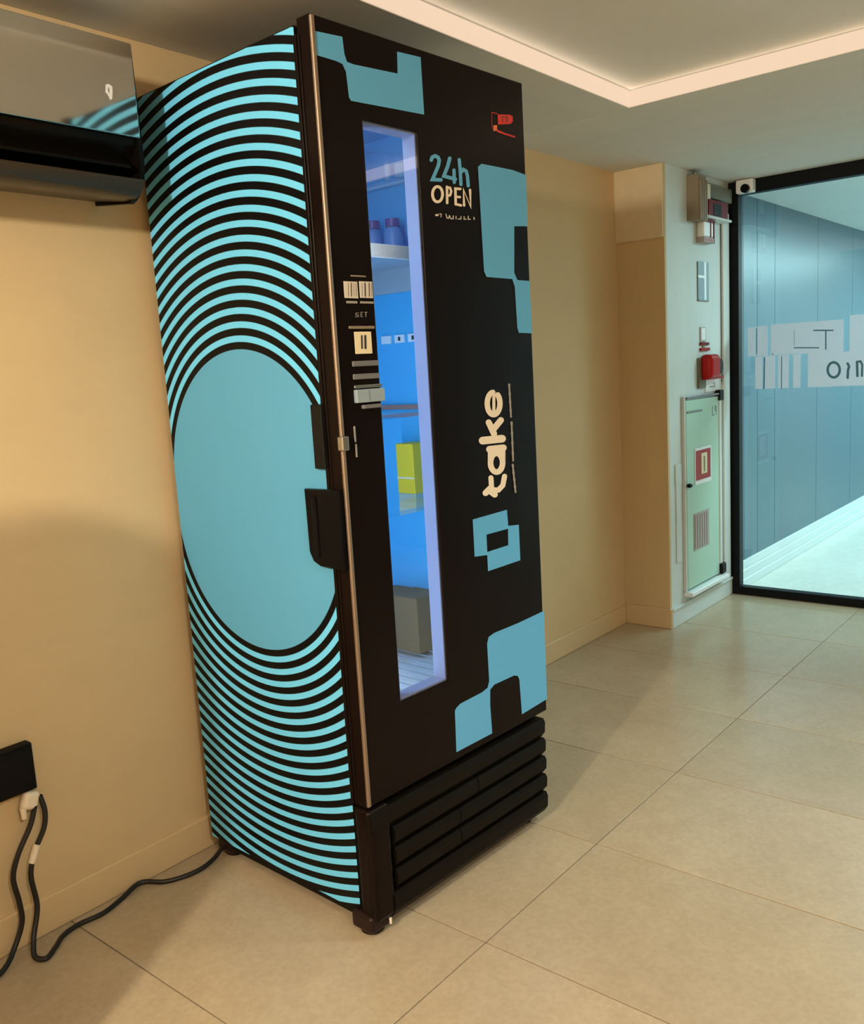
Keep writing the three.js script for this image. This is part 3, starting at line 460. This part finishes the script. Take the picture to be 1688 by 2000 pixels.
// ───────────────────────── fire panel wall ─────────────────────────
const wz = ZP;
const wr2 = (x0, y0, x1, y1) => { const a = onZ(x0, y0, wz), b = onZ(x1, y1, wz); return [Math.min(a.x, b.x), Math.max(a.x, b.x), Math.min(a.y, b.y), Math.max(a.y, b.y)]; };
function wallThing(name, label, cat, cx, cy) { const g = thing(name, label, cat, [cx, cy, wz]); g.userData.o = undefined; delete g.userData.o; return g; }
const lb = (g, x0, x1, y0, y1, z0, z1, r = 0.003) => rb(x0 - g.position.x, x1 - g.position.x, y0 - g.position.y, y1 - g.position.y, z0, z1, r);
{
  const e = wallThing('emergency_light', 'taupe ribbed emergency unit with dark red box under the ceiling', 'emergency light', 4.55, 2.12);
  part('housing', lb(e, 4.35, 4.445, 2.0, 2.215, 0, 0.06), mat.taupe, e);
  for (const x of [4.355, 4.378, 4.401, 4.424]) part('rib', lb(e, x, x + 0.016, 2.0, 2.19, 0.06, 0.07, 0.002), mat.taupe, e);
  part('bracket', lb(e, 4.445, 4.86, 2.13, 2.2, 0, 0.03), mat.olive, e); part('pale_plate', lb(e, 4.5, 4.55, 2.1, 2.19, 0.03, 0.04), mat.plug, e);
  part('red_box', lb(e, 4.5, 4.75, 2.035, 2.115, 0.0, 0.05), mat.darkRed, e, 'dark red box'); part('box_opening', lb(e, 4.56, 4.66, 2.04, 2.1, 0.05, 0.052, 0.0005), mat.blackMatt, e); part('tray', lb(e, 4.44, 4.78, 2.022, 2.034, 0, 0.06, 0.003), mat.white, e);
  part('cable_stub', tube([V(-0.17, 0.095, 0.02), V(-0.165, 0.11, 0.02), V(-0.16, 0.118, 0.02)], 0.006, 10), mat.olive, e);
  const a = wallThing('alarm_beacon', 'small white wall beacon with dark red trim', 'beacon', 4.53, 1.955);
  part('lens', lb(a, 4.46, 4.585, 1.93, 2.01, 0, 0.04, 0.01), mat.shelfWhite, a); part('cap', lb(a, 4.45, 4.6, 2.006, 2.018, 0, 0.045), mat.darkRed, a); part('base', lb(a, 4.46, 4.59, 1.905, 1.932, 0, 0.042), mat.pinkGrey, a); part('divider', lb(a, 4.54, 4.548, 1.932, 2.008, 0.038, 0.043, 0.001), mat.darkRed, a); part('edge', lb(a, 4.582, 4.59, 1.905, 2.01, 0.0, 0.043, 0.001), mat.darkRed, a);
  for (const x of [4.475, 4.51, 4.545]) part('red_print', lb(a, x, x + 0.02, 1.91, 1.926, 0.042, 0.0426, 0.0002), mat.redPlastic, a);
  const s = wallThing('safety_sign', 'blue-grey upright sign crossed by white lines', 'sign', 4.53, 1.72);
  part('plate', lb(s, 4.465, 4.6, 1.625, 1.815, 0, 0.006, 0.001), mat.signGrey, s); part('white_line', lb(s, 4.54, 4.565, 1.625, 1.815, 0.006, 0.0066, 0.0002), mat.shelfWhite, s); part('white_line', lb(s, 4.465, 4.54, 1.735, 1.748, 0.006, 0.0066, 0.0002), mat.shelfWhite, s); part('lower_edge', lb(s, 4.465, 4.6, 1.62, 1.626, 0, 0.008, 0.001), mat.greyPlastic, s);
  const t = wallThing('wall_notice', 'tiny white notice with dark red bands above the alarm', 'sign', 4.54, 1.435);
  part('plate', lb(t, 4.49, 4.56, 1.415, 1.49, 0, 0.005, 0.001), mat.pinkGrey, t); part('plate_face', lb(t, 4.5, 4.55, 1.425, 1.485, 0.005, 0.006, 0.0004), mat.shelfWhite, t); part('red_band', lb(t, 4.485, 4.595, 1.398, 1.412, 0, 0.008, 0.001), mat.darkRed, t); part('red_band', lb(t, 4.485, 4.6, 1.37, 1.385, 0, 0.01, 0.001), mat.redPlastic, t); part('stem', lb(t, 4.52, 4.545, 1.38, 1.42, 0, 0.006, 0.001), mat.taupe, t);
  const b = wallThing('fire_alarm', 'red fire alarm with black button on the white wall', 'fire alarm', 4.56, 1.285);
  part('body', lb(b, 4.475, 4.6, 1.225, 1.35, 0, 0.07, 0.025), mat.redPlastic, b); part('back_plate', lb(b, 4.45, 4.54, 1.18, 1.335, 0, 0.012, 0.004), mat.olive, b); part('foot_rim', lb(b, 4.48, 4.68, 1.222, 1.236, 0, 0.05, 0.003), mat.redPlastic, b); part('button', cyl(0.04, 0.04, 0.04, 0.075, 0.0, 0.03, 'z', 28), mat.black, b, 'black round button'); part('side_plate', lb(b, 4.6, 4.69, 1.238, 1.32, 0, 0.02), mat.white, b);
  const w = wallThing('wall_label', 'small white label with a dark hook mark below the alarm', 'label', 4.63, 1.19);
  part('plate', lb(w, 4.55, 4.73, 1.155, 1.22, 0, 0.005, 0.001), mat.shelfWhite, w);
  part('mark', [lb(w, 4.6, 4.67, 1.178, 1.184, 0.005, 0.0058, 0.0002), lb(w, 4.645, 4.67, 1.196, 1.2, 0.005, 0.0058, 0.0002), lb(w, 4.664, 4.67, 1.184, 1.198, 0.005, 0.0058, 0.0002)], mat.greyPlastic, w);
  const hy = wallThing('hydrant_cabinet', 'pale green fire hose cabinet door with red framed sign', 'cabinet', 4.5, 0.62);
  part('frame', [lb(hy, 4.262, 4.71, 0.13, 0.152, 0, 0.03), lb(hy, 4.69, 4.72, 0.152, 1.15, 0, 0.022), lb(hy, 4.252, 4.268, 0.152, 1.15, 0, 0.016)], mat.white, hy);
  const d = part('door', lb(hy, 4.268, 4.685, 0.16, 1.128, 0, 0.018, 0.004), mat.green, hy);
  const sg = part('sign', lb(hy, 4.366, 4.575, 0.69, 0.878, 0.018, 0.021, 0.001), mat.shelfWhite, hy, 'red framed white sign');
  part('sign_border', lb(hy, 4.375, 4.562, 0.712, 0.866, 0.021, 0.0222, 0.0003), mat.redPlastic, sg); part('sign_face', lb(hy, 4.44, 4.515, 0.74, 0.848, 0.0222, 0.0234, 0.0003), mat.creamPaper, sg); part('sign_print', lb(hy, 4.468, 4.486, 0.75, 0.83, 0.0234, 0.0242, 0.0002), mat.taupe, sg);
  part('hinge_rod', (() => { const g = cyl(0.006, 0.006, 0.43, 4.485 - 4.5, 1.14 - 0.62, 0.02, 'x', 10); return g; })(), mat.greyPlastic, hy); part('hinge', lb(hy, 4.68, 4.73, 1.105, 1.16, 0, 0.03), mat.blackMatt, hy);
  part('door_bar', lb(hy, 4.275, 4.46, 1.065, 1.073, 0.018, 0.024, 0.002), mat.greyPlastic, d); part('knob', (() => { const g = new THREE.SphereGeometry(0.014, 16, 12); g.scale(1.8, 0.8, 1); g.translate(4.285 - 4.5, 0.7 - 0.62, 0.026); return g; })(), mat.black, d);
  part('vent', [lb(hy, 4.345, 4.54, 0.35, 0.545, 0.018, 0.021, 0.001)], mat.pinkGrey, hy, 'pinkish grey vent'); for (let i = 0; i < 6; i++) part('vent_slat', lb(hy, 4.355 + i * 0.03, 4.373 + i * 0.03, 0.36, 0.535, 0.021, 0.024, 0.001), mat.pinkGrey, hy);
  part('door_wedge', lb(hy, 4.685, 4.745, 0.155, 0.215, 0, 0.035, 0.01), mat.blackMatt, hy); part('sill', lb(hy, 4.25, 4.745, 0.128, 0.15, 0, 0.05, 0.004), mat.shelfWhite, hy);
  part('number_mark', [lb(hy, 4.6, 4.606, 1.03, 1.08, 0.018, 0.0188, 0.0002), lb(hy, 4.606, 4.625, 1.03, 1.036, 0.018, 0.0188, 0.0002), lb(hy, 4.635, 4.655, 1.074, 1.08, 0.018, 0.0188, 0.0002), lb(hy, 4.635, 4.641, 1.055, 1.08, 0.018, 0.0188, 0.0002), lb(hy, 4.635, 4.655, 1.053, 1.058, 0.018, 0.0188, 0.0002), lb(hy, 4.65, 4.656, 1.03, 1.08, 0.018, 0.0188, 0.0002)], mat.greyPlastic, d);
  const pl = wallThing('blank_plate', 'blank off-white wall plate beside the hose cabinet', 'plate', 4.2, 0.78); part('plate', lb(pl, 4.165, 4.235, 0.72, 0.82, 0, 0.006, 0.002), mat.white, pl); part('conduit', lb(pl, 4.17, 4.23, 0.32, 0.72, 0, 0.005, 0.002), mat.white, pl);
  const dt = wallThing('door_trim', 'tall pale trim strip between hose cabinet and black frame', 'trim strip', 4.82, 1.0); part('strip', lb(dt, 4.775, 4.86, 0.1, 2.08, 0, 0.014, 0.003), mat.white, dt); part('groove', lb(dt, 4.768, 4.774, 1.2, 2.06, 0, 0.004, 0.001), mat.greyPlastic, dt);
  const cam = thing('security_camera', 'small white camera with black lens on the black frame', 'camera', [XG - 0.03, 2.2, 0.355]);
  part('mount', rb(-0.05, 0, -0.03, 0.038, -0.045, 0.045, 0.008), mat.shelfWhite, cam); part('lens', cyl(0.022, 0.022, 0.03, -0.055, -0.012, 0.01, 'x', 24), mat.black, cam); part('antenna', cyl(0.003, 0.002, 0.03, -0.04, 0.022, -0.05, 'y', 8), mat.black, cam);
}

// ───────────────────────── outside the frame: the arched screen whose shadow falls on the wall ─────────────────────────
{
  const d = thing('room_divider', 'grey upholstered standing divider with an arched top', 'divider', [0, 0, 0.6]);
  const s = new THREE.Shape(); s.moveTo(-0.6, 0.06); s.lineTo(0.46, 0.06); s.lineTo(0.46, 1.05); s.bezierCurveTo(0.44, 1.36, 0.34, 1.5, 0.12, 1.5); s.bezierCurveTo(-0.4, 1.5, -0.6, 1.3, -0.6, 1.05); s.closePath();
  const g = new THREE.ExtrudeGeometry(s, { depth: 0.03, bevelEnabled: true, bevelThickness: 0.006, bevelSize: 0.006, bevelOffset: -0.006, bevelSegments: 2, curveSegments: 24 }); g.translate(0, 0, -0.015);
  part('panel', g, mat.fabric, d); for (const x of [-0.45, 0.3]) part('foot', rb(x - 0.03, x + 0.03, 0, 0.07, -0.16, 0.16, 0.008), mat.greyPlastic, d);
}

scene.traverse(o => { if (o.isMesh) { o.castShadow = true; o.receiveShadow = true; } });
renderer.render(scene, camera);
